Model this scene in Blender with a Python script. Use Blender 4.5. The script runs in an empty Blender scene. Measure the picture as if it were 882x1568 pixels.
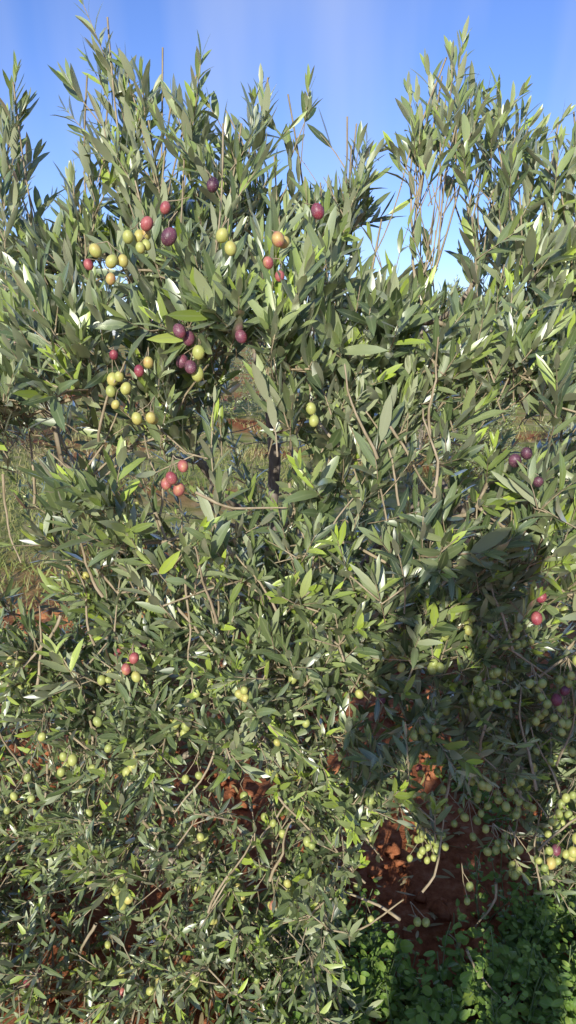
import bpy, math, random, bmesh
import numpy as np
from mathutils import Vector, Matrix, noise
random.seed(11); rng=np.random.default_rng(7)
scene=bpy.context.scene
scene.view_settings.view_transform='Standard'
scene.view_settings.look='None'
scene.view_settings.exposure=0

SUN_EL=18.0; SUN_AZ=14.0   # light travels toward +Y, turned 14 deg to +X

# ------------------------------------------------------------------ materials
def newmat(name):
    m=bpy.data.materials.new(name); m.use_nodes=True
    nt=m.node_tree; nt.nodes.clear()
    return m,nt
def N(nt,t,**kw):
    n=nt.nodes.new(t)
    for k,v in kw.items():
        if k in n.inputs.keys(): n.inputs[k].default_value=v
        else: setattr(n,k,v)
    return n
def ramp(nt,stops,interp='LINEAR'):
    r=nt.nodes.new('ShaderNodeValToRGB'); r.color_ramp.interpolation=interp
    e=r.color_ramp.elements
    while len(e)<len(stops): e.new(0.5)
    for i,(p,c) in enumerate(stops):
        e[i].position=p; e[i].color=(*c,1)
    return r
def mixc(nt,a,b,f,blend='MIX'):
    m=nt.nodes.new('ShaderNodeMix'); m.data_type='RGBA'; m.blend_type=blend
    L=nt.links
    for s,v in ((m.inputs[0],f),(m.inputs[6],a),(m.inputs[7],b)):
        if isinstance(v,(int,float)): s.default_value=v
        elif isinstance(v,tuple): s.default_value=(*v,1)
        else: L.new(v,s)
    return m.outputs[2]
def mathn(nt,op,a,b=0.0,c=None):
    m=nt.nodes.new('ShaderNodeMath'); m.operation=op
    for i,v in enumerate((a,b,c)):
        if v is None: continue
        if isinstance(v,(int,float)): m.inputs[i].default_value=v
        else: nt.links.new(v,m.inputs[i])
    return m.outputs[0]

def leaf_material(name,top_stops,under,new_col,transl=0.22,rough=0.38,gloss=0.5,newtr=(0.42,0.58,0.04),oldtr=(0.14,0.24,0.015),rib=0.4):
    m,nt=newmat(name); L=nt.links
    at=N(nt,'ShaderNodeAttribute',attribute_name='lc')
    sp=N(nt,'ShaderNodeSeparateColor'); L.new(at.outputs['Color'],sp.inputs[0])
    r=ramp(nt,top_stops); L.new(sp.outputs[0],r.inputs[0])
    base=mixc(nt,r.outputs[0],new_col,sp.outputs[1])
    rb=mathn(nt,'MULTIPLY',mathn(nt,'LESS_THAN',sp.outputs[2],0.12),rib)
    base=mixc(nt,base,(0.32,0.37,0.18),rb)
    geo=N(nt,'ShaderNodeNewGeometry')
    col=mixc(nt,base,under,mathn(nt,'MULTIPLY',geo.outputs['Backfacing'],0.85))
    b=N(nt,'ShaderNodeBsdfDiffuse'); L.new(col,b.inputs[0])
    t=N(nt,'ShaderNodeBsdfTranslucent'); L.new(mixc(nt,oldtr,newtr,sp.outputs[1]),t.inputs[0])
    ms=N(nt,'ShaderNodeMixShader'); ms.inputs[0].default_value=transl
    L.new(b.outputs[0],ms.inputs[1]); L.new(t.outputs[0],ms.inputs[2])
    g=N(nt,'ShaderNodeBsdfGlossy',Roughness=rough)
    g.inputs[0].default_value=(0.98,0.98,0.92,1)
    fr=N(nt,'ShaderNodeFresnel',IOR=1.5)
    gf=mathn(nt,'MULTIPLY',mathn(nt,'MULTIPLY',fr.outputs[0],gloss*2),mathn(nt,'MULTIPLY_ADD',geo.outputs['Backfacing'],-0.75,1.0))
    m2=N(nt,'ShaderNodeMixShader'); L.new(gf,m2.inputs[0]); L.new(ms.outputs[0],m2.inputs[1]); L.new(g.outputs[0],m2.inputs[2])
    o=N(nt,'ShaderNodeOutputMaterial'); L.new(m2.outputs[0],o.inputs[0])
    return m
mat_leaf=leaf_material('olive_leaf',
    [(0,(0.040,0.065,0.024)),(0.3,(0.110,0.160,0.055)),(0.65,(0.230,0.290,0.115)),(1.0,(0.42,0.46,0.25))],
    (0.40,0.43,0.27),(0.46,0.60,0.07),transl=0.18,rough=0.38,gloss=1.15)
mat_weed=leaf_material('weed_leaf',
    [(0,(0.08,0.17,0.025)),(0.6,(0.17,0.31,0.045)),(1,(0.32,0.43,0.08))],
    (0.14,0.22,0.07),(0.30,0.42,0.06),transl=0.3,rough=0.5,gloss=0.4)
mat_grass=leaf_material('grass_blade',
    [(0,(0.14,0.21,0.04)),(0.45,(0.32,0.36,0.09)),(0.8,(0.50,0.43,0.18)),(1,(0.56,0.44,0.25))],
    (0.28,0.30,0.12),(0.3,0.3,0.1),transl=0.3,rough=0.6,gloss=0.25,rib=0.0,oldtr=(.25,.3,.06))

def bark_material():
    m,nt=newmat('olive_bark'); L=nt.links
    tc=N(nt,'ShaderNodeTexCoord')
    mp=N(nt,'ShaderNodeMapping'); mp.inputs['Scale'].default_value=(1,1,0.25); L.new(tc.outputs['Object'],mp.inputs[0])
    nz=N(nt,'ShaderNodeTexNoise',Scale=70.0,Detail=4.0); L.new(mp.outputs[0],nz.inputs['Vector'])
    at=N(nt,'ShaderNodeAttribute',attribute_name='thick')
    thin=ramp(nt,[(0.25,(0.24,0.195,0.11)),(0.75,(0.50,0.41,0.28))]); L.new(nz.outputs[0],thin.inputs[0])
    old=ramp(nt,[(0.3,(0.14,0.115,0.09)),(0.5,(0.28,0.235,0.19)),(0.72,(0.42,0.37,0.31))]); L.new(nz.outputs[0],old.inputs[0])
    col=mixc(nt,thin.outputs[0],old.outputs[0],at.outputs['Fac'])
    b=N(nt,'ShaderNodeBsdfDiffuse'); L.new(col,b.inputs[0])
    bp=N(nt,'ShaderNodeBump',Strength=0.6,Distance=0.004); L.new(nz.outputs[0],bp.inputs['Height']); L.new(bp.outputs[0],b.inputs['Normal'])
    o=N(nt,'ShaderNodeOutputMaterial'); L.new(b.outputs[0],o.inputs[0]); return m
mat_bark=bark_material()

def olive_material():
    m,nt=newmat('olive_fruit_skin'); L=nt.links
    at=N(nt,'ShaderNodeAttribute',attribute_name='ripe')
    tc=N(nt,'ShaderNodeTexCoord')
    nz=N(nt,'ShaderNodeTexNoise',Scale=55.0,Detail=2.0); L.new(tc.outputs['Object'],nz.inputs['Vector'])
    f=mathn(nt,'ADD',at.outputs['Fac'],mathn(nt,'MULTIPLY_ADD',nz.outputs[0],0.40,-0.20))
    r=ramp(nt,[(0.0,(0.26,0.33,0.09)),(0.28,(0.46,0.48,0.13)),(0.42,(0.55,0.44,0.13)),(0.56,(0.46,0.14,0.12)),(0.72,(0.27,0.04,0.065)),(0.85,(0.19,0.07,0.10)),(1.0,(0.04,0.015,0.03))])
    L.new(f,r.inputs[0])
    vo=N(nt,'ShaderNodeTexVoronoi',Scale=420.0); L.new(tc.outputs['Object'],vo.inputs['Vector'])
    dots=mathn(nt,'LESS_THAN',vo.outputs['Distance'],0.25)
    col=mixc(nt,r.outputs[0],(0.6,0.56,0.36),mathn(nt,'MULTIPLY',dots,0.35))
    b=N(nt,'ShaderNodeBsdfPrincipled',Roughness=0.45); L.new(col,b.inputs['Base Color'])
    o=N(nt,'ShaderNodeOutputMaterial'); L.new(b.outputs[0],o.inputs[0]); return m
mat_olive=olive_material()

def ground_material():
    m,nt=newmat('red_soil_field'); L=nt.links
    tc=N(nt,'ShaderNodeTexCoord')
    n1=N(nt,'ShaderNodeTexNoise',Scale=22.0,Detail=8.0,Roughness=0.7); L.new(tc.outputs['Object'],n1.inputs['Vector'])
    soil=ramp(nt,[(0.3,(0.18,0.060,0.028)),(0.5,(0.40,0.15,0.07)),(0.75,(0.60,0.30,0.17))]); L.new(n1.outputs[0],soil.inputs[0])
    n2=N(nt,'ShaderNodeTexNoise',Scale=5.0,Detail=6.0); L.new(tc.outputs['Object'],n2.inputs['Vector'])
    gr=ramp(nt,[(0.3,(0.16,0.21,0.05)),(0.5,(0.36,0.35,0.12)),(0.7,(0.52,0.42,0.22))]); L.new(n2.outputs[0],gr.inputs[0])
    n3=N(nt,'ShaderNodeTexNoise',Scale=0.45,Detail=4.0); L.new(tc.outputs['Object'],n3.inputs['Vector'])
    sx=N(nt,'ShaderNodeSeparateXYZ'); L.new(tc.outputs['Object'],sx.inputs[0])
    far=nt.nodes.new('ShaderNodeMapRange'); far.inputs[1].default_value=3.0; far.inputs[2].default_value=5.5
    L.new(sx.outputs[1],far.inputs[0])
    msk=ramp(nt,[(0.36,(0,0,0)),(0.5,(1,1,1))]); L.new(n3.outputs[0],msk.inputs[0])
    fac=mathn(nt,'MULTIPLY',far.outputs[0],msk.outputs[0])
    col=mixc(nt,soil.outputs[0],gr.outputs[0],fac)
    b=N(nt,'ShaderNodeBsdfDiffuse'); L.new(col,b.inputs[0])
    bp=N(nt,'ShaderNodeBump',Strength=0.8,Distance=0.02); L.new(n1.outputs[0],bp.inputs['Height']); L.new(bp.outputs[0],b.inputs['Normal'])
    o=N(nt,'ShaderNodeOutputMaterial'); L.new(b.outputs[0],o.inputs[0]); return m
mat_ground=ground_material()

def simple(name,col,rough=0.8,var=0.25,scale=30):
    m,nt=newmat(name); L=nt.links
    tc=N(nt,'ShaderNodeTexCoord')
    nz=N(nt,'ShaderNodeTexNoise',Scale=float(scale),Detail=4.0); L.new(tc.outputs['Object'],nz.inputs['Vector'])
    c=mixc(nt,tuple(x*(1-var) for x in col),tuple(min(1,x*(1+var)) for x in col),nz.outputs[0])
    b=N(nt,'ShaderNodeBsdfPrincipled',Roughness=rough); L.new(c,b.inputs['Base Color'])
    o=N(nt,'ShaderNodeOutputMaterial'); L.new(b.outputs[0],o.inputs[0]); return m

# ------------------------------------------------------------------ mesh helpers
def mesh_np(name,verts,quads=None,tris=None,mat=None,attrs=None,colattr=None,smooth=True):
    me=bpy.data.meshes.new(name)
    verts=np.asarray(verts,dtype=np.float32)
    nq=0 if quads is None else len(quads); ntr=0 if tris is None else len(tris)
    me.vertices.add(len(verts)); me.vertices.foreach_set('co',verts.ravel())
    li=[]
    if nq: li.append(np.asarray(quads,dtype=np.int32).ravel())
    if ntr: li.append(np.asarray(tris,dtype=np.int32).ravel())
    li=np.concatenate(li)
    me.loops.add(len(li)); me.loops.foreach_set('vertex_index',li)
    st=np.concatenate([np.arange(nq)*4, nq*4+np.arange(ntr)*3]).astype(np.int32)
    me.polygons.add(nq+ntr); me.polygons.foreach_set('loop_start',st)
    me.update(calc_edges=True)
    if smooth: me.polygons.foreach_set('use_smooth',np.ones(len(me.polygons),dtype=bool))
    if attrs:
        for k,v in attrs.items():
            a=me.attributes.new(k,'FLOAT','POINT'); a.data.foreach_set('value',np.asarray(v,dtype=np.float32))
    if colattr is not None:
        a=me.color_attributes.new('lc','FLOAT_COLOR','POINT')
        c=np.ones((len(verts),4),dtype=np.float32); c[:,:3]=colattr
        a.data.foreach_set('color',c.ravel())
    if mat: me.materials.append(mat)
    return me
def add(name,me,parent=None,loc=None):
    o=bpy.data.objects.new(name,me); scene.collection.objects.link(o)
    if parent: o.parent=parent
    if loc: o.location=loc
    return o
def nrm(v): return v/np.maximum(np.linalg.norm(v,axis=-1,keepdims=True),1e-9)

def leaf_mesh(name,base,d,n,length,width,curl,lc,mat,T=(0,.16,.48,.8,1),W=(.14,.70,1,.66,.03),fold=0.22):
    base,d,n=map(lambda a:np.asarray(a,dtype=np.float64),(base,d,n))
    d=nrm(d); n=nrm(n-(n*d).sum(1,keepdims=True)*d); s=np.cross(d,n)
    length=np.asarray(length)[:,None]; width=np.asarray(width)[:,None]; curl=np.asarray(curl)[:,None]
    K=len(base); rows=len(T); V=np.zeros((K,rows,3,3)); C=np.zeros((K,rows,3,3))
    for i,(t,w) in enumerate(zip(T,W)):
        ang=curl*t
        c=base+length*t*(d*np.cos(ang)-n*np.sin(ang)*0.9)
        h=width*0.5*w
        V[:,i,0]=c-s*h+n*h*fold; V[:,i,1]=c; V[:,i,2]=c+s*h+n*h*fold
        for j,bv in enumerate((1,0,1)):
            C[:,i,j,0]=lc[:,0]; C[:,i,j,1]=lc[:,1]; C[:,i,j,2]=bv
    q=[]
    for i in range(rows-1):
        for j in range(2):
            a=i*3+j; q.append((a,a+1,a+4,a+3))
    q=np.array(q)[None]+(np.arange(K)*rows*3)[:,None,None]
    return mesh_np(name,V.reshape(-1,3),quads=q.reshape(-1,4),mat=mat,colattr=C.reshape(-1,3))

class Tubes:
    def __init__(s): s.V=[];s.Q=[];s.T=[];s.n=0
    def add(s,pts,rad,k=5):
        pts=np.asarray(pts,float); m=len(pts)
        if m<2: return
        tan=nrm(np.gradient(pts,axis=0))
        ref=np.array([0,0,1.0]) if abs(tan[0,2])<0.9 else np.array([1.0,0,0])
        u=nrm(np.cross(tan,ref))
        for i in range(1,m):
            u[i]=u[i-1]-np.dot(u[i-1],tan[i])*tan[i]; u[i]/=max(np.linalg.norm(u[i]),1e-9)
        v=np.cross(tan,u); a=np.arange(k)*2*math.pi/k
        rad=np.asarray(rad,float)
        ring=pts[:,None]+rad[:,None,None]*(u[:,None]*np.cos(a)[None,:,None]+v[:,None]*np.sin(a)[None,:,None])
        s.V.append(ring.reshape(-1,3)); s.T.append(np.repeat(np.clip((rad-0.004)/0.008,0,1),k))
        i=np.arange(m-1)[:,None]*k; j=np.arange(k)[None]; j2=(j+1)%k
        s.Q.append(np.stack([i+j,i+j2,i+k+j2,i+k+j],-1).reshape(-1,4)+s.n); s.n+=m*k
    def mesh(s,name,mat): return mesh_np(name,np.concatenate(s.V),quads=np.concatenate(s.Q),mat=mat,attrs={'thick':np.concatenate(s.T)})

# ------------------------------------------------------------------ olive tree
CX,CY=0.05,2.42
ZK=[0.05,0.25,0.6,1.0,1.35,1.52,1.64,1.73,1.82]
RK=[1.14,1.15,1.13,1.10,1.05,0.97,0.84,0.60,0.30]
def rmax(z): return float(np.interp(z,ZK,RK))
def seg_dist(p,a,b):
    ab=b-a; t=max(0,min(1,(p-a).dot(ab)/ab.dot(ab))); return (p-(a+ab*t)).length
GAPS=[(Vector((-.085,1.2,1.385)),Vector((-.24,3.8,1.13)),.05),
      (Vector((-.06,1.2,1.27)),Vector((-.16,3.8,0.85)),.05),
      (Vector((-.53,1.2,1.16)),Vector((-1.5,3.6,0.47)),.11),
      (Vector((-.42,1.2,1.29)),Vector((-1.26,3.6,0.87)),.05),
      (Vector((-.60,1.3,1.56)),Vector((-1.65,3.6,1.66)),.13),
      (Vector((-.48,1.3,1.03)),Vector((-1.1,3.0,0.45)),.06),
      (Vector((.40,1.3,1.33)),Vector((1.1,3.6,1.03)),.04),
      (Vector((.27,1.5,1.72)),Vector((.65,3.6,2.02)),.12),
      (Vector((.17,1.5,1.63)),Vector((.40,3.6,1.80)),.06),
      (Vector((.31,1.5,1.61)),Vector((.74,3.6,1.77)),.05),
      (Vector((.05,1.5,1.80)),Vector((.12,3.6,2.22)),.10),
      (Vector((.27,1.35,0.26)),Vector((.42,2.1,0.10)),.19),
      (Vector((.36,1.35,0.50)),Vector((.50,2.0,0.30)),.08),
      ]
def in_gap(p,extra=0):
    return any(seg_dist(p,a,b)<r+extra for a,b,r in GAPS)
def zmin(x,y):
    f=math.exp(-((x-0.30)/0.24)**2)
    return 0.05+0.34*f+ (0.12 if x>.3 else 0)

targets=[]
def sample(nwant,frontmode):
    got=0; tries=0
    while got<nwant and tries<300000:
        tries+=1
        z=random.uniform(0.05,1.80)
        if frontmode:
            x=random.uniform(-1.0,1.05); rm=rmax(z)
            c=(x-CX)/(1.2*rm)
            if abs(c)>0.95: continue
            s=math.sqrt(1-c*c)
            lump=1+0.22*noise.noise(Vector((x*2.8,7,z*3.0)))
            y=CY-rm*s*lump+abs(random.gauss(0,.15))
            p=Vector((x,y,z))
            if noise.noise(p*3.8+Vector((1,8,3)))<-0.18: continue
            if x<-.35 and .85<z<1.3 and random.random()<.25: continue
        else:
            th=random.uniform(0,2*math.pi)
            if math.sin(th)>.2 and random.random()<.5: continue
            rm=rmax(z); rho=1-abs(random.gauss(0,0.25))
            if rho<0.25: continue
            lump=1+0.13*noise.noise(Vector((math.cos(th)*2.2,math.sin(th)*2.2,z*2.6)))
            r=rm*rho*lump
            p=Vector((CX+1.2*r*math.cos(th),CY+r*math.sin(th),z))
            if noise.noise(p*3.1+Vector((5,2,9)))<-0.33: continue
        if p.z<zmin(p.x,p.y) or in_gap(p,0.03) or abs(p.x)>1.5: continue
        targets.append(p); got+=1
sample(780,False); sample(1680,True)
for _ in range(150):
    targets.append(Vector((random.uniform(-.85,.12),random.uniform(1.15,1.5),random.uniform(.03,.22))))

LEAD=[(-.40,1.85,2.18),(-.37,1.84,2.10),(-.44,1.8,2.05),(-.40,1.8,1.98),(-.28,1.85,2.12),(-.25,1.8,2.03),(-.31,1.8,1.96),(-.20,1.8,2.05),(-.15,1.95,2.02),(-.14,1.75,1.94),(-.045,1.85,2.06),(-.08,1.85,2.0),(-.0,1.9,2.04),(-.10,1.75,1.94),(-.03,1.75,1.88),(-.22,1.7,1.86),(-.33,1.72,1.82),
      (-.62,1.85,2.05),(-.66,1.95,2.0),(-.64,1.8,1.9),(-.37,1.8,1.87),(-.50,1.85,1.85),(-.72,1.9,1.86),
      (.135,1.85,1.98),(.15,1.9,1.93),(.165,1.95,1.99),(.075,1.85,1.84),(.22,1.85,1.76),
      (.355,1.85,2.10),(.345,1.84,2.06),(.33,1.85,2.02),(.29,1.8,1.98),(.33,1.75,1.92),(.30,1.75,1.86),(.38,1.8,1.98),(.41,1.85,2.02),(.48,1.85,2.03),(.46,1.8,1.94),(.54,1.9,2.0),(.65,1.85,1.99),(.60,1.8,1.95),(.58,1.75,1.88),(.72,1.95,1.98),(.80,1.9,1.9),
      (.38,1.7,1.86),(.5,1.75,1.86),(.66,1.75,1.86)]
LEAD=[Vector(p) for p in LEAD]

nodes=[]; par=[]
def addn(p,pa): nodes.append(Vector(p)); par.append(pa); return len(nodes)-1
prev=addn((-.06,2.32,-.05),-1)
for p in [(-.05,2.32,.10),(-.07,2.31,.28),(-.05,2.30,.46),(-.06,2.29,.64),(-.045,2.27,.80),(-.05,2.25,.96),(-.04,2.22,1.12),(-.05,2.19,1.28),(-.09,2.14,1.44),(-.16,2.08,1.6)]:
    prev=addn(p,prev)
def limb(start,pts):
    pr=start
    last=nodes[start]
    for q in pts:
        q=Vector(q); steps=max(1,int((q-last).length/0.09))
        for i in range(1,steps+1):
            w=last.lerp(q,i/steps)+Vector([random.gauss(0,.006) for _ in range(3)])
            pr=addn(w,pr)
        last=q
    return pr
limb(3,[(.2,2.2,.75),(.42,2.05,1.1),(.5,1.95,1.5),(.46,1.9,1.7)])
limb(4,[(.1,2.45,.9),(.2,2.6,1.3),(.2,2.6,1.55)])
limb(3,[(-.35,2.2,.8),(-.62,2.05,1.15),(-.7,2.0,1.45)])
limb(5,[(-.2,1.98,1.1),(-.3,1.8,1.35),(-.34,1.8,1.6)])
limb(2,[(-.3,2.0,.5),(-.55,1.75,.75),(-.6,1.6,.6)])
limb(2,[(.3,2.1,.5),(.62,1.9,.85),(.75,1.7,.8)])
limb(2,[(0,2.0,.5),(.05,1.75,.85),(.08,1.6,.8)])
limb(2,[(-.3,2.6,.5),(-.7,2.9,.9)]); limb(2,[(.4,2.6,.6),(.8,2.9,1.0)]); limb(3,[(.05,2.8,.8),(0,3.1,1.1)])
limb(8,[(.02,2.1,1.5),(.06,2.05,1.66)])
axis_d=lambda p: math.hypot(p.x+0.05,p.y-2.28)
order=sorted([(axis_d(p)+0.15*abs(p.z-1.0),0,p) for p in targets]+[(axis_d(p)+p.z,1,p) for p in LEAD],key=lambda t:t[0])
tips=[]
MAXN=90000
arr=np.zeros((MAXN,3)); cnt=0
for p in nodes: arr[cnt]=p; cnt+=1
for _,isl,p in order:
    pv=np.array(p)
    dv=pv-arr[:cnt]; dist=np.linalg.norm(dv,axis=1)
    an=np.hypot(arr[:cnt,0]+.05,arr[:cnt,1]-2.28); ap=axis_d(p)
    cost=dist+np.maximum(0,an-ap+0.02)*2.0
    if isl: cost=dist+np.maximum(0,arr[:cnt,2]-(p.z-0.30))*6
    j=int(np.argmin(cost)); a=nodes[j]; L=(p-a).length
    steps=max(1,int(L/0.06)); pr=j
    side=Vector([random.gauss(0,.05) for _ in range(3)])*L
    sag=Vector((0,0,(0.12 if p.z<0.9 else -0.10)*L))
    for i in range(1,steps+1):
        t=i/steps; w=a.lerp(p,t)+(side+sag)*math.sin(math.pi*t)
        pr=addn(w,pr); arr[cnt]=w; cnt+=1
    tips.append((pr,isl))
nn=len(nodes); child=[[] for _ in range(nn)]
for i,pa in enumerate(par):
    if pa>=0: child[pa].append(i)
tipn=[0]*nn
for i in range(nn-1,-1,-1):
    if not child[i]: tipn[i]=1
    if par[i]>=0: tipn[par[i]]+=tipn[i]
rad=[min(0.034,0.0021*(t**0.40)) for t in tipn]
tb=Tubes()
for i in range(nn):
    pa=par[i]
    if pa>=0:
        main=max(child[pa],key=lambda c:tipn[c])
        if main==i: continue
    chain=[pa] if pa>=0 else []
    c=i
    while True:
        chain.append(c)
        if not child[c]: break
        c=max(child[c],key=lambda q:tipn[q])
    rr=[rad[q] for q in chain]
    if pa>=0: rr[0]=rr[1]
    tb.add([nodes[q] for q in chain],rr,8 if rr[0]>0.012 else 4)
# pale bare twigs hanging or rising through the crown's face
for _ in range(80):
    x=random.uniform(-.75,.75); z=random.uniform(.2,1.35); c=(x-CX)/(1.2*rmax(z))
    y=CY-rmax(z)*math.sqrt(max(0,1-c*c))+random.uniform(.0,.12)
    b=Vector((x,y,z)); d=Vector((random.gauss(0,.5),random.gauss(0,.2),random.choice((1,1,-1)))).normalized(); pts=[b]
    for i in range(9):
        d=(d+Vector((random.gauss(0,.12),random.gauss(0,.08),random.gauss(0,.07)))).normalized(); pts.append(pts[-1]+d*random.uniform(.014,.030))
    tb.add(pts,np.linspace(random.uniform(.0025,.0042),.0016,len(pts)),5)

LB,LD,LN,LL,LW,LCU,LC=[],[],[],[],[],[],[]
axils=[]
SUNV=Vector((-.23,-.92,.31))
def shoot(base,d0,length,up,leafL,newness,face=1.0,opn=None,lift=.2):
    seg=0.0135
    n=max(3,int(length/seg)); p=Vector(base); d=Vector(d0).normalized()
    pts=[p.copy()]; tw=random.uniform(0,math.pi)
    ref=Vector((random.gauss(0,1),random.gauss(0,1),random.gauss(0,1)))
    bend=Vector((random.gauss(0,.022),random.gauss(0,.022),up))
    sinceleaf=0
    spacing=random.uniform(0.014,0.022)
    tone=random.gauss(.46,.22); slim=random.uniform(.17,.255)
    if opn is None: opn=random.gauss(44,6)
    for i in range(n):
        d=(d+bend+Vector([random.gauss(0,.012) for _ in range(3)])).normalized()
        p=p+d*seg; pts.append(p.copy()); sinceleaf+=seg
        if sinceleaf>=spacing:
            sinceleaf=0
            t=i/n
            u=(ref-d*ref.dot(d)).normalized(); v=d.cross(u)
            tw+=math.pi/2+random.gauss(0,.2)
            sz=leafL*(0.72+0.45*math.sin(math.pi*min(1,t*0.9+0.12)))*random.uniform(.75,1.12)
            if t>0.85: sz*=0.8
            ct,st=math.cos(tw),math.sin(tw)
            for sgn in (1,-1):
                if random.random()<(0.08 if t>0.2 else 0.3): continue
                l=(u*ct+v*st)*sgn
                phi=math.radians(random.gauss(opn-22*t,8))
                ld=d*math.cos(phi)+l*math.sin(phi)
                ln=d*math.sin(phi)-l*math.cos(phi)
                ln=ln+SUNV*random.uniform(-0.1,1.3)*face+Vector((random.gauss(0,.20),random.gauss(0,.20),random.gauss(0.08,.20)))
                ld.z+=random.gauss(lift,.09)
                LB.append(tuple(p)); LD.append(tuple(ld)); LN.append(tuple(ln)); LL.append(sz); LW.append(sz*slim*random.uniform(.88,1.12)+.0012)
                LCU.append(random.gauss(0.06,.22))
                nw=newness*max(0,(t-0.35))*1.7+ ((random.random()<0.05)*random.uniform(.5,1.0))
                LC.append((min(1,max(0,random.gauss(tone,.22))),min(1,nw)))
            axils.append((p.copy(),d.copy(),t))
    u=(ref-d*ref.dot(d)).normalized()
    for sgn in (1,-1):
        l=u*sgn; LB.append(tuple(p)); LD.append(tuple(d*.97+l*.22)); LN.append(tuple(d*.22-l*.97+SUNV*.3)); LL.append(leafL*.7*random.uniform(.7,1.1)); LW.append(leafL*.13)
        LCU.append(.05); LC.append((.7,min(1,newness+.2)))
    q=pts[::3]+[pts[-1]]
    tb.add(q,np.linspace(0.0019,0.0008,len(q)),3)

for ni,isl in tips:
    p=nodes[ni]; q=nodes[par[ni]] if par[ni]>=0 else p
    grow=(p-q).normalized()
    rad_out=Vector((p.x-CX,(p.y-CY)*1.1,0)); rad_out=rad_out.normalized() if rad_out.length>1e-3 else Vector((0,-1,0))
    if isl:
        b=p-Vector((random.gauss(0,.05),random.gauss(0,.03),random.uniform(.26,.36)))
        shoot(b,(p-b),(p-b).length+.02,0.0,0.072,0.3,.9,opn=46,lift=.12)
        for _ in range(5):
            f=random.uniform(0,.7); s=b.lerp(p,f)
            dd=Vector((random.gauss(0,.5),random.gauss(-.15,.45),1.0))
            shoot(s,dd,random.uniform(.06,.12),.02,0.070,.3,.9,opn=42,lift=.15)
        continue
    z=p.z
    if z>1.35: upw=random.uniform(.6,1.6)
    elif z>0.8: upw=random.uniform(.4,1.5)
    else: upw=random.uniform(-.3,1.2)
    d=grow*0.4+rad_out*0.75+Vector((0,0,upw))+Vector([random.gauss(0,.38) for _ in range(3)])
    L=random.uniform(.08,.20)
    if z>1.6: L*=.75
    leafL=np.interp(z,[0.2,0.7,1.1,1.5],[0.045,0.053,0.071,0.083])*random.uniform(.75,1.15)
    shoot(p-d.normalized()*L*0.45,d,L,0.014 if z>.7 else 0.004,leafL,random.uniform(.3,1.0) if random.random()<.38 else 0)
    nx=.40 if z>1.0 else .95
    while random.random()<nx:
        nx-=.45
        s=p.lerp(q,random.uniform(0.5,1)); d2=rad_out*.5+Vector([random.gauss(0,.6) for _ in range(3)])+Vector((0,0,upw*.6))
        shoot(s,d2,random.uniform(.06,.12),0.0,leafL*.9,0)
B=np.array(LB); keep=np.ones(len(B),bool)
for a,b,r in GAPS:
    a=np.array(a); ab=np.array(b)-a; t=np.clip(((B-a)@ab)/(ab@ab),0,1)
    dd=np.linalg.norm(B-(a+t[:,None]*ab),axis=1)
    keep&=dd>r*rng.uniform(.35,1.25,len(B))
LB=B[keep]; LD=np.array(LD)[keep]; LN=np.array(LN)[keep]; LL=np.array(LL)[keep]; LW=np.array(LW)[keep]; LCU=np.array(LCU)[keep]; LC=np.array(LC)[keep]
print('leaves',len(LB),'shoots',len(tips),'nodes',nn)

# fruit
OP,OR,OA,OS=[],[],[],[]
def fruit(p,ripe,size=0.0100,anchor=None):
    OP.append(tuple(p)); OR.append(ripe); OA.append((random.gauss(0,.35),random.gauss(0,.35),1)); OS.append(size*random.uniform(.82,1.12))
    if anchor is not None:
        m=(Vector(p)+anchor)/2+Vector((random.gauss(0,.004),random.gauss(0,.004),.004))
        tb.add([anchor,m,Vector(p)+Vector((0,0,size))],[.001,.001,.001],3)
for (p,d,t) in axils:
    if t<0.05 or t>0.7: continue
    z=p.z
    pr=0.0
    if z<1.3: pr=0.010
    if z<1.0: pr=0.020
    if p.x>0.2 and z<0.95: pr=0.040
    if z>1.75: pr=0.0
    elif z>1.3: pr=0.003
    pr*=max(0,1+2.4*noise.noise(p*4.5))
    if p.y>2.6: pr*=.4
    if random.random()<pr:
        rp=min(0.34,max(0.02,random.gauss(.18,.09)))
        if random.random()<.08: rp=random.uniform(.55,.85)
        for _ in range(random.randint(2,4)):
            o=p+Vector((random.gauss(0,.011),random.gauss(-.006,.012),-random.uniform(.010,.035)))
            fruit(o,min(1,max(0,rp+random.gauss(0,.05))),size=.0086,anchor=p)
def bunch(x,y,z,rs,size=0.0105,spread=.016):
    a=Vector((x,y+.02,z+.035)); placed=[]
    for r in rs:
        for _ in range(40):
            o=Vector((x+random.gauss(0,spread),y+random.gauss(0,spread*.6),z+random.gauss(0,spread)))
            if all((o-w).length>size*1.9 for w in placed): break
        placed.append(o); fruit(o,r,size,anchor=a)
YF=1.39
bunch(-.140,1.34,1.735,[.97],.0130); bunch(-.193,1.36,1.672,[.86],.0130); bunch(-.175,YF,1.70,[.62]); bunch(-.104,1.36,1.66,[.25,.33],.0110,.010)
bunch(.028,1.34,1.682,[.76],.0115); bunch(-.015,1.35,1.592,[.6,.58]); bunch(-.03,YF,1.645,[.5,.42])
bunch(-.27,YF,1.655,[.33,.2,.6,.25],.0100); bunch(-.24,YF,1.66,[.4,.3],.010); bunch(-.318,1.36,1.622,[.3,.36,.33],.0105,.012); bunch(-.335,YF,1.592,[.64,.5],.010)
bunch(-.202,1.36,1.50,[.86,.84],.012); bunch(-.166,YF,1.455,[.28,.86,.25,.85],.0112); bunch(-.325,YF,1.44,[.25,.7,.35],.010); bunch(-.26,YF,1.44,[.72,.4],.010)
bunch(-.245,1.35,1.352,[.34,.36,.34],.0108,.010); bunch(-.30,YF,1.38,[.3,.35,.2],.0095); bunch(-.215,1.35,1.243,[.56,.60,.62,.55],.0112,.014); bunch(.04,1.37,1.355,[.22,.25],.0095)
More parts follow.
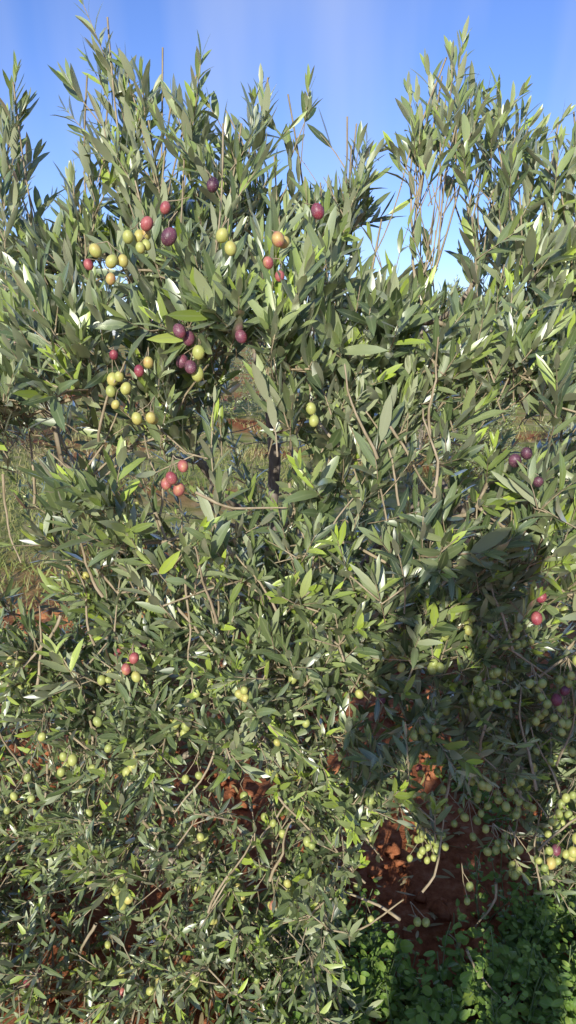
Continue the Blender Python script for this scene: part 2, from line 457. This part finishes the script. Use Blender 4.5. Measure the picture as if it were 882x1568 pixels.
bunch(-.10,YF,1.47,[.8]); bunch(.43,1.36,1.235,[.92,.95,.9],.0118,.018)
bunch(.52,YF,.945,[.72,.66]); bunch(.21,1.36,.86,[.5,.3],.0095); bunch(.16,1.36,.77,[.82,.3],.0105); bunch(-.31,1.36,.86,[.58,.3,.62],.0095); bunch(.56,YF,.78,[.8,.84])
bunch(.01,1.36,.88,[.2,.22,.15,.2],.0094); bunch(.01,1.36,.82,[.2,.1,.15],.0094); bunch(-.45,1.35,.64,[.2,.25,.15,.2],.0094); bunch(.25,1.35,.57,[.25,.6,.55],.0094)
bunch(-.36,1.32,.36,[.3,.25,.33,.2,.15],.0104,.018); bunch(-.24,1.31,.16,[.2,.3,.15,.2,.2,.1],.0100,.022); bunch(-.37,1.31,.13,[.8,.7,.6])
bunch(.62,YF,.41,[.33,.3,.3,.4,.8],.0108,.02); bunch(-.02,1.34,.33,[.35,.3,.5,.25],.0100,.018)
for _ in range(38):
    bunch(random.uniform(.30,.66),random.uniform(1.33,1.45),random.uniform(.34,.92),[max(.02,random.gauss(.15,.06)) for _ in range(random.randint(2,6))],.0084,.018)
for _ in range(34):
    bunch(random.uniform(-.62,.3),random.uniform(1.31,1.41),random.uniform(.10,.78),[max(.02,random.gauss(.18,.07)) for _ in range(random.randint(1,4))],.0086,.015)
print('fruit',len(OP))
def fruits_mesh(name):
    P=np.array(OP); R=np.array(OR); A=nrm(np.array(OA,float)); S=np.array(OS)
    nu,nv=10,7
    th=np.linspace(0,math.pi,nv+1); ph=np.arange(nu)*2*math.pi/nu
    t=np.zeros(((nv+1)*nu,3))
    for i,a in enumerate(th):
        for j,b in enumerate(ph): t[i*nu+j]=(max(.02,math.sin(a))*math.cos(b),max(.02,math.sin(a))*math.sin(b),-1.2*math.cos(a))
    X=nrm(np.cross(A,[0,1.0,0])); Y=np.cross(A,X)
    V=P[:,None]+S[:,None,None]*(t[None,:,0:1]*X[:,None]+t[None,:,1:2]*Y[:,None]+t[None,:,2:3]*A[:,None])
    q=[(i*nu+j,i*nu+(j+1)%nu,(i+1)*nu+(j+1)%nu,(i+1)*nu+j) for i in range(nv) for j in range(nu)]
    Q=np.array(q)[None]+(np.arange(len(P))*len(t))[:,None,None]
    return mesh_np(name,V.reshape(-1,3),quads=Q.reshape(-1,4),mat=mat_olive,attrs={'ripe':np.repeat(R,len(t))})
me_f=leaf_mesh('olive_foliage',LB,LD,LN,LL,LW,LCU,LC,mat_leaf)
me_b=tb.mesh('olive_wood',mat_bark)
me_o=fruits_mesh('olive_fruit')
def tree(loc,rot,s):
    e=bpy.data.objects.new('olive_tree',None); scene.collection.objects.link(e)
    e.location=loc; e.rotation_euler=(0,0,rot); e.scale=(s,s,s)
    piv=Vector((-.05,2.3,0))
    for nme,me in (('trunk_and_branches',me_b),('foliage',me_f),('olives',me_o)):
        o=add(nme,me,e)
        if rot!=0 or s!=1: o.location=-piv
    return e
tree((0,0,0),0,1)
for (x,y,r,s) in [(3.3,5.2,2.1,1.05),(-5.2,7.4,4.0,.95),(1.6,8.8,1.0,.95),(5.5,9.5,3.0,1.1),(-1.4,13,5.1,1.0),
                  (4.5,16,1.9,1.0),(-8,19,4.4,1.0),(0.9,24,3.3,1.05),
                  (-13,27,2.7,1.05),(-6,36,2.0,1.1),(8,36,5.0,1.1),(-19,42,.7,1.1)]:
    tree((x,y,0),r,s)

# ------------------------------------------------------------------ ground
g=np.linspace(-1,1,321)
gx=np.sinh(g*6.2)/math.sinh(6.2)*500; gy=gx+2.0
X,Y=np.meshgrid(gx,gy,indexing='ij'); Z=np.zeros_like(X)
for i in range(len(gx)):
    for j in range(len(gy)):
        x,y=X[i,j],Y[i,j]; r=math.hypot(x,y)
        if r<30:
            v=Vector((x,y,0))
            Z[i,j]=0.03*noise.noise(v*1.3)+ (0.022*noise.noise(v*7)+0.016*abs(noise.noise(v*19)))*max(0,1-r/12)
n=len(gx)
I,J=np.meshgrid(np.arange(n-1),np.arange(n-1),indexing='ij'); a=(I*n+J).ravel()
Q=np.stack([a,a+n,a+n+1,a+1],-1)
add('ground',mesh_np('ground',np.stack([X,Y,Z],-1).reshape(-1,3),quads=Q,mat=mat_ground))
V=[];T=[];k=0
bm=bmesh.new(); bmesh.ops.create_icosphere(bm,subdivisions=1,radius=1); ic=np.array([v.co[:] for v in bm.verts]); it=np.array([[v.index for v in f.verts] for f in bm.faces]); bm.free()
for _ in range(2600):
    x=rng.uniform(-1.6,1.6); y=rng.uniform(.7,4.0); s=rng.gamma(2,.006)+.003
    V.append(ic*(s*rng.uniform(.6,1.3,3))*(1+.25*rng.standard_normal((len(ic),1)))+[x,y,.012+s*.2]); T.append(it+k); k+=len(ic)
add('soil_clods',mesh_np('soil_clods',np.concatenate(V),tris=np.concatenate(T),mat=mat_ground,smooth=False))

# ------------------------------------------------------------------ weeds (broad leaves)
WB,WD,WN,WL,WW,WC,WLC=[],[],[],[],[],[],[]
wt=Tubes()
def weed(x,y,h,nl):
    S=random.uniform(.55,1.15); asp=random.choice((.45,.6,.9))
    for _ in range(random.randint(2,4)):
        d=Vector((random.gauss(0,.5),random.gauss(0,.5),1)).normalized(); p=Vector((x,y,-.01)); pts=[p.copy()]
        st=6
        for i in range(st):
            d=(d+Vector((random.gauss(0,.12),random.gauss(0,.12),.02))).normalized(); p=p+d*h/st; pts.append(p.copy())
            for _ in range(nl):
                a=random.uniform(0,2*math.pi); l=Vector((math.cos(a),math.sin(a),random.uniform(-.1,.8)))
                b=p+l*random.uniform(.005,.022)
                WB.append(tuple(b)); WD.append(tuple(l)); WN.append((random.gauss(-.1,.45),random.gauss(-.6,.45),1))
                s=S*random.uniform(.012,.036)*(1.1-.4*i/st); WL.append(s); WW.append(s*asp*random.uniform(.8,1.1)); WC.append(random.gauss(.3,.35))
                WLC.append((random.random(),random.random()*.35))
        wt.add(pts,[.0014]*len(pts),3)
for _ in range(360):
    x=random.uniform(-.05,1.3); y=random.uniform(1.0,1.50+.2*random.random())
    if noise.noise(Vector((x*4,y*4,2)))<-.08: continue
    weed(x,y,random.uniform(.05,.22),3)
for _ in range(60):
    weed(random.uniform(.55,1.6),random.uniform(1.6,2.6),random.uniform(.05,.16),2)
for _ in range(20):
    weed(random.uniform(-1.2,0),random.uniform(1.0,1.7),random.uniform(.04,.12),2)
e=bpy.data.objects.new('weeds',None); scene.collection.objects.link(e)
add('leaves',leaf_mesh('weed_leaves',WB,WD,WN,WL,WW,WC,np.array(WLC),mat_weed,T=(0,.2,.5,.8,1),W=(.3,.85,1,.75,.15),fold=.15),e)
add('stems',wt.mesh('weed_stems',mat_weed),e)

K=1500
fb=np.stack([rng.uniform(-1.3,1.3,K),rng.uniform(.9,3.4,K),rng.uniform(.018,.035,K)],-1)
aa=rng.uniform(0,2*math.pi,K); fd=np.stack([np.cos(aa),np.sin(aa),rng.normal(0,.15,K)],-1)
fn=np.stack([rng.normal(0,.3,K),rng.normal(0,.3,K),np.ones(K)],-1)
add('fallen_leaves',leaf_mesh('fallen_leaves',fb,fd,fn,rng.uniform(.04,.06,K),rng.uniform(.009,.012,K),rng.normal(.2,.4,K),np.stack([rng.uniform(.6,1,K),np.zeros(K)],-1),mat_grass))

# ------------------------------------------------------------------ grass
K=45000
y=3.4+rng.gamma(1.6,3.2,K); x=rng.uniform(-1,1,K)*(1.5+y*.6)
keep=np.array([noise.noise(Vector((a*.55,b*.55,3)))>-.15 for a,b in zip(x,y)]); x=x[keep];y=y[keep];K=len(x)
hh=rng.uniform(.04,.13,K)*(1+.03*y)
gb=np.stack([x,y,np.full(K,-.02)],-1)
gd=np.stack([rng.normal(0,.45,K),rng.normal(0,.45,K),np.ones(K)],-1); an=rng.uniform(0,2*math.pi,K)
gn=np.stack([np.cos(an),np.sin(an),np.zeros(K)],-1)
tone=np.array([noise.noise(Vector((a*.5,b*.5,8))) for a,b in zip(x,y)])
add('grass',leaf_mesh('grass',gb,gd,gn,hh,rng.uniform(.005,.010,K)*(1+.06*y),rng.normal(.4,.4,K),np.stack([np.clip(.55+.8*tone+rng.normal(0,.2,K),0,1),np.zeros(K)],-1),mat_grass,T=(0,.5,1),W=(1,.8,.05)))

# ------------------------------------------------------------------ distant house
wall=simple('house_plaster',(0.55,0.36,0.27)); roofm=simple('roof_tile',(0.42,0.16,0.09)); dark=simple('window_glass',(0.05,0.06,0.07),.2)
h=bpy.data.objects.new('farm_house',None); scene.collection.objects.link(h); h.location=(-38,118,0); h.rotation_euler=(0,0,.25)
def box(nm,c,s,mat,parent,bev=.03):
    bm=bmesh.new(); bmesh.ops.create_cube(bm,size=1); bmesh.ops.scale(bm,vec=s,verts=bm.verts)
    bmesh.ops.bevel(bm,geom=bm.edges[:],offset=bev,segments=2,affect='EDGES')
    me=bpy.data.meshes.new(nm); bm.to_mesh(me); bm.free(); me.materials.append(mat); return add(nm,me,parent,c)
box('walls',(0,0,1.9),(11,7,3.8),wall,h)
me=bpy.data.meshes.new('roof'); me.from_pydata([(-6,-4,3.8),(6,-4,3.8),(6,4,3.8),(-6,4,3.8),(-5.2,0,5.7),(5.2,0,5.7)],[],[(0,1,5,4),(2,3,4,5),(1,2,5),(3,0,4),(3,2,1,0)]); me.materials.append(roofm); add('roof',me,h)
for i,xx in enumerate((-4,-1.8,1.8,4)): box('window_%d'%(i+1),(xx,-3.5,2.1),(1.1,.12,1.2),dark,h)
box('door',(0,-3.5,1.05),(1.1,.14,2.1),roofm,h); box('chimney',(3,.8,5.5),(.7,.7,1.4),wall,h)

# ------------------------------------------------------------------ photographer (his shadow falls on the tree)
shirt=simple('shirt_cloth',(0.16,0.20,0.30),.9,.2,60); jeans=simple('denim',(0.05,0.07,0.13),.9,.3,200); skin=simple('skin',(0.45,0.27,0.19),.55,.1,40); hair=simple('hair',(0.02,0.015,0.012),.6,.3,120); black=simple('phone_body',(0.02,0.02,0.022),.3,.1)
ph=bpy.data.objects.new('photographer',None); scene.collection.objects.link(ph); ph.location=(-.02,-.40,0)
def skinm(nm,pts,edges,radii,mat,lv=2):
    me=bpy.data.meshes.new(nm); me.from_pydata(pts,edges,[]); o=add(nm,me,ph); me.materials.append(mat)
    m=o.modifiers.new('s','SKIN')
    for i,r in enumerate(radii):
        r=r if isinstance(r,tuple) else (r,r); me.skin_vertices[0].data[i].radius=r
    me.skin_vertices[0].data[0].use_root=True
    m.use_smooth_shade=True
    s=o.modifiers.new('sub','SUBSURF'); s.levels=lv; s.render_levels=lv
    return o
skinm('trousers',[(0,0,.93),(-.10,0,.86),(-.12,.01,.48),(-.13,0,.09),(.10,0,.86),(.12,.01,.48),(.13,0,.09),(0,0,1.0)],[(0,1),(1,2),(2,3),(0,4),(4,5),(5,6),(0,7)],[(.15,.12),.10,.068,.06,.10,.068,.06,(.16,.11)],jeans)
skinm('shirt',[(0,0,.98),(0,0,1.15),(0,.0,1.30),(0,0,1.38),(-.17,0,1.37),(-.27,.07,1.17),(.17,0,1.37),(.27,.07,1.17),(-.17,.24,1.28),(.17,.24,1.28),(0,.01,1.43)],[(0,1),(1,2),(2,3),(3,4),(4,5),(3,6),(6,7),(5,8),(7,9),(3,10)],[(.17,.12),(.165,.115),(.18,.12),(.13,.09),.07,.052,.07,.052,.04,.04,.06],shirt)
skinm('head_and_neck',[(0,.02,1.42),(0,.02,1.50),(0,.03,1.56),(0,.035,1.64),(0,.03,1.69)],[(0,1),(1,2),(2,3),(3,4)],[.055,.055,(.07,.085),(.078,.097),(.065,.08)],skin)
skinm('hair',[(0,.0,1.60),(0,0,1.68),(0,.015,1.725)],[(0,1),(1,2)],[(.082,.085),(.086,.10),(.06,.075)],hair)
skinm('nose',[(0,.12,1.62),(0,.145,1.59)],[(0,1)],[.008,.013],skin,1)
for sx in (-1,1):
    skinm('ear_l' if sx<0 else 'ear_r',[(sx*.082,.03,1.63),(sx*.09,.025,1.59)],[(0,1)],[.015,.010],skin,1)
    skinm('forearm_l' if sx<0 else 'forearm_r',[(sx*.17,.24,1.28),(sx*.11,.31,1.41),(sx*.09,.345,1.46)],[(0,1),(1,2)],[.036,.027,(.026,.034)],skin)
    for f in range(4):
        z=1.435+f*.020
        skinm('finger_%s%d'%('l' if sx<0 else 'r',f),[(sx*.09,.35,z),(sx*.094,.372,z+.003),(sx*.082,.385,z+.003),(sx*.066,.383,z+.002)],[(0,1),(1,2),(2,3)],[.0095,.009,.008,.007],skin,1)
    skinm('thumb_l' if sx<0 else 'thumb_r',[(sx*.088,.34,1.45),(sx*.075,.348,1.475),(sx*.06,.352,1.49)],[(0,1),(1,2)],[.011,.010,.008],skin,1)
    skinm('shoe_l' if sx<0 else 'shoe_r',[(sx*.13,-.04,.05),(sx*.135,.08,.045),(sx*.14,.17,.035)],[(0,1),(1,2)],[.045,.045,(.042,.03)],black)
box('phone',(.02,.366,1.49),(.155,.009,.076),black,ph,.003)

# ------------------------------------------------------------------ light, sky, camera
w=bpy.data.worlds.new('World'); scene.world=w; w.use_nodes=True; nt=w.node_tree; nt.nodes.clear(); L=nt.links
sky=nt.nodes.new('ShaderNodeTexSky'); sky.sky_type='NISHITA'; sky.sun_disc=False
sky.sun_elevation=math.radians(SUN_EL)
sky.sun_rotation=math.radians(180+SUN_AZ); sky.altitude=300; sky.air_density=1.0; sky.dust_density=0.3; sky.ozone_density=3.0
tint=mixc(nt,sky.outputs[0],(0.92,1.0,1.45),1.0,'MULTIPLY')
tc=nt.nodes.new('ShaderNodeTexCoord')
mp=nt.nodes.new('ShaderNodeMapping'); mp.inputs['Rotation'].default_value=(0,0.35,0.0); mp.inputs['Scale'].default_value=(5,1.0,.8); L.new(tc.outputs['Generated'],mp.inputs[0])
nz=nt.nodes.new('ShaderNodeTexNoise'); nz.inputs['Scale'].default_value=1.1; nz.inputs['Detail'].default_value=4; L.new(mp.outputs[0],nz.inputs['Vector'])
cr=ramp(nt,[(0.46,(0,0,0)),(0.72,(1,1,1))]); L.new(nz.outputs[0],cr.inputs[0])
f=mathn(nt,'MULTIPLY',cr.outputs[0],0.45)
c=mixc(nt,tint,(4.8,5.4,7.2),f)
bg=nt.nodes.new('ShaderNodeBackground'); bg.inputs[1].default_value=0.135; L.new(c,bg.inputs[0])
o=nt.nodes.new('ShaderNodeOutputWorld'); L.new(bg.outputs[0],o.inputs[0])

sd=bpy.data.lights.new('sun','SUN'); sd.energy=5.0; sd.angle=math.radians(.5); sd.color=(1,.955,.85)
so=bpy.data.objects.new('sun',sd); scene.collection.objects.link(so)
el,az=math.radians(SUN_EL),math.radians(SUN_AZ)
d=Vector((math.sin(az)*math.cos(el),math.cos(az)*math.cos(el),-math.sin(el)))
so.rotation_euler=d.to_track_quat('-Z','Y').to_euler(); so.location=(-3,-10,6)

cd=bpy.data.cameras.new('camera'); cd.sensor_fit='VERTICAL'; cd.sensor_height=36; cd.lens=26; cd.clip_start=.02; cd.clip_end=2000
co=bpy.data.objects.new('camera',cd); scene.collection.objects.link(co); co.location=(0,0,1.5); co.rotation_euler=(math.radians(90-13.6),0,0)
scene.camera=co
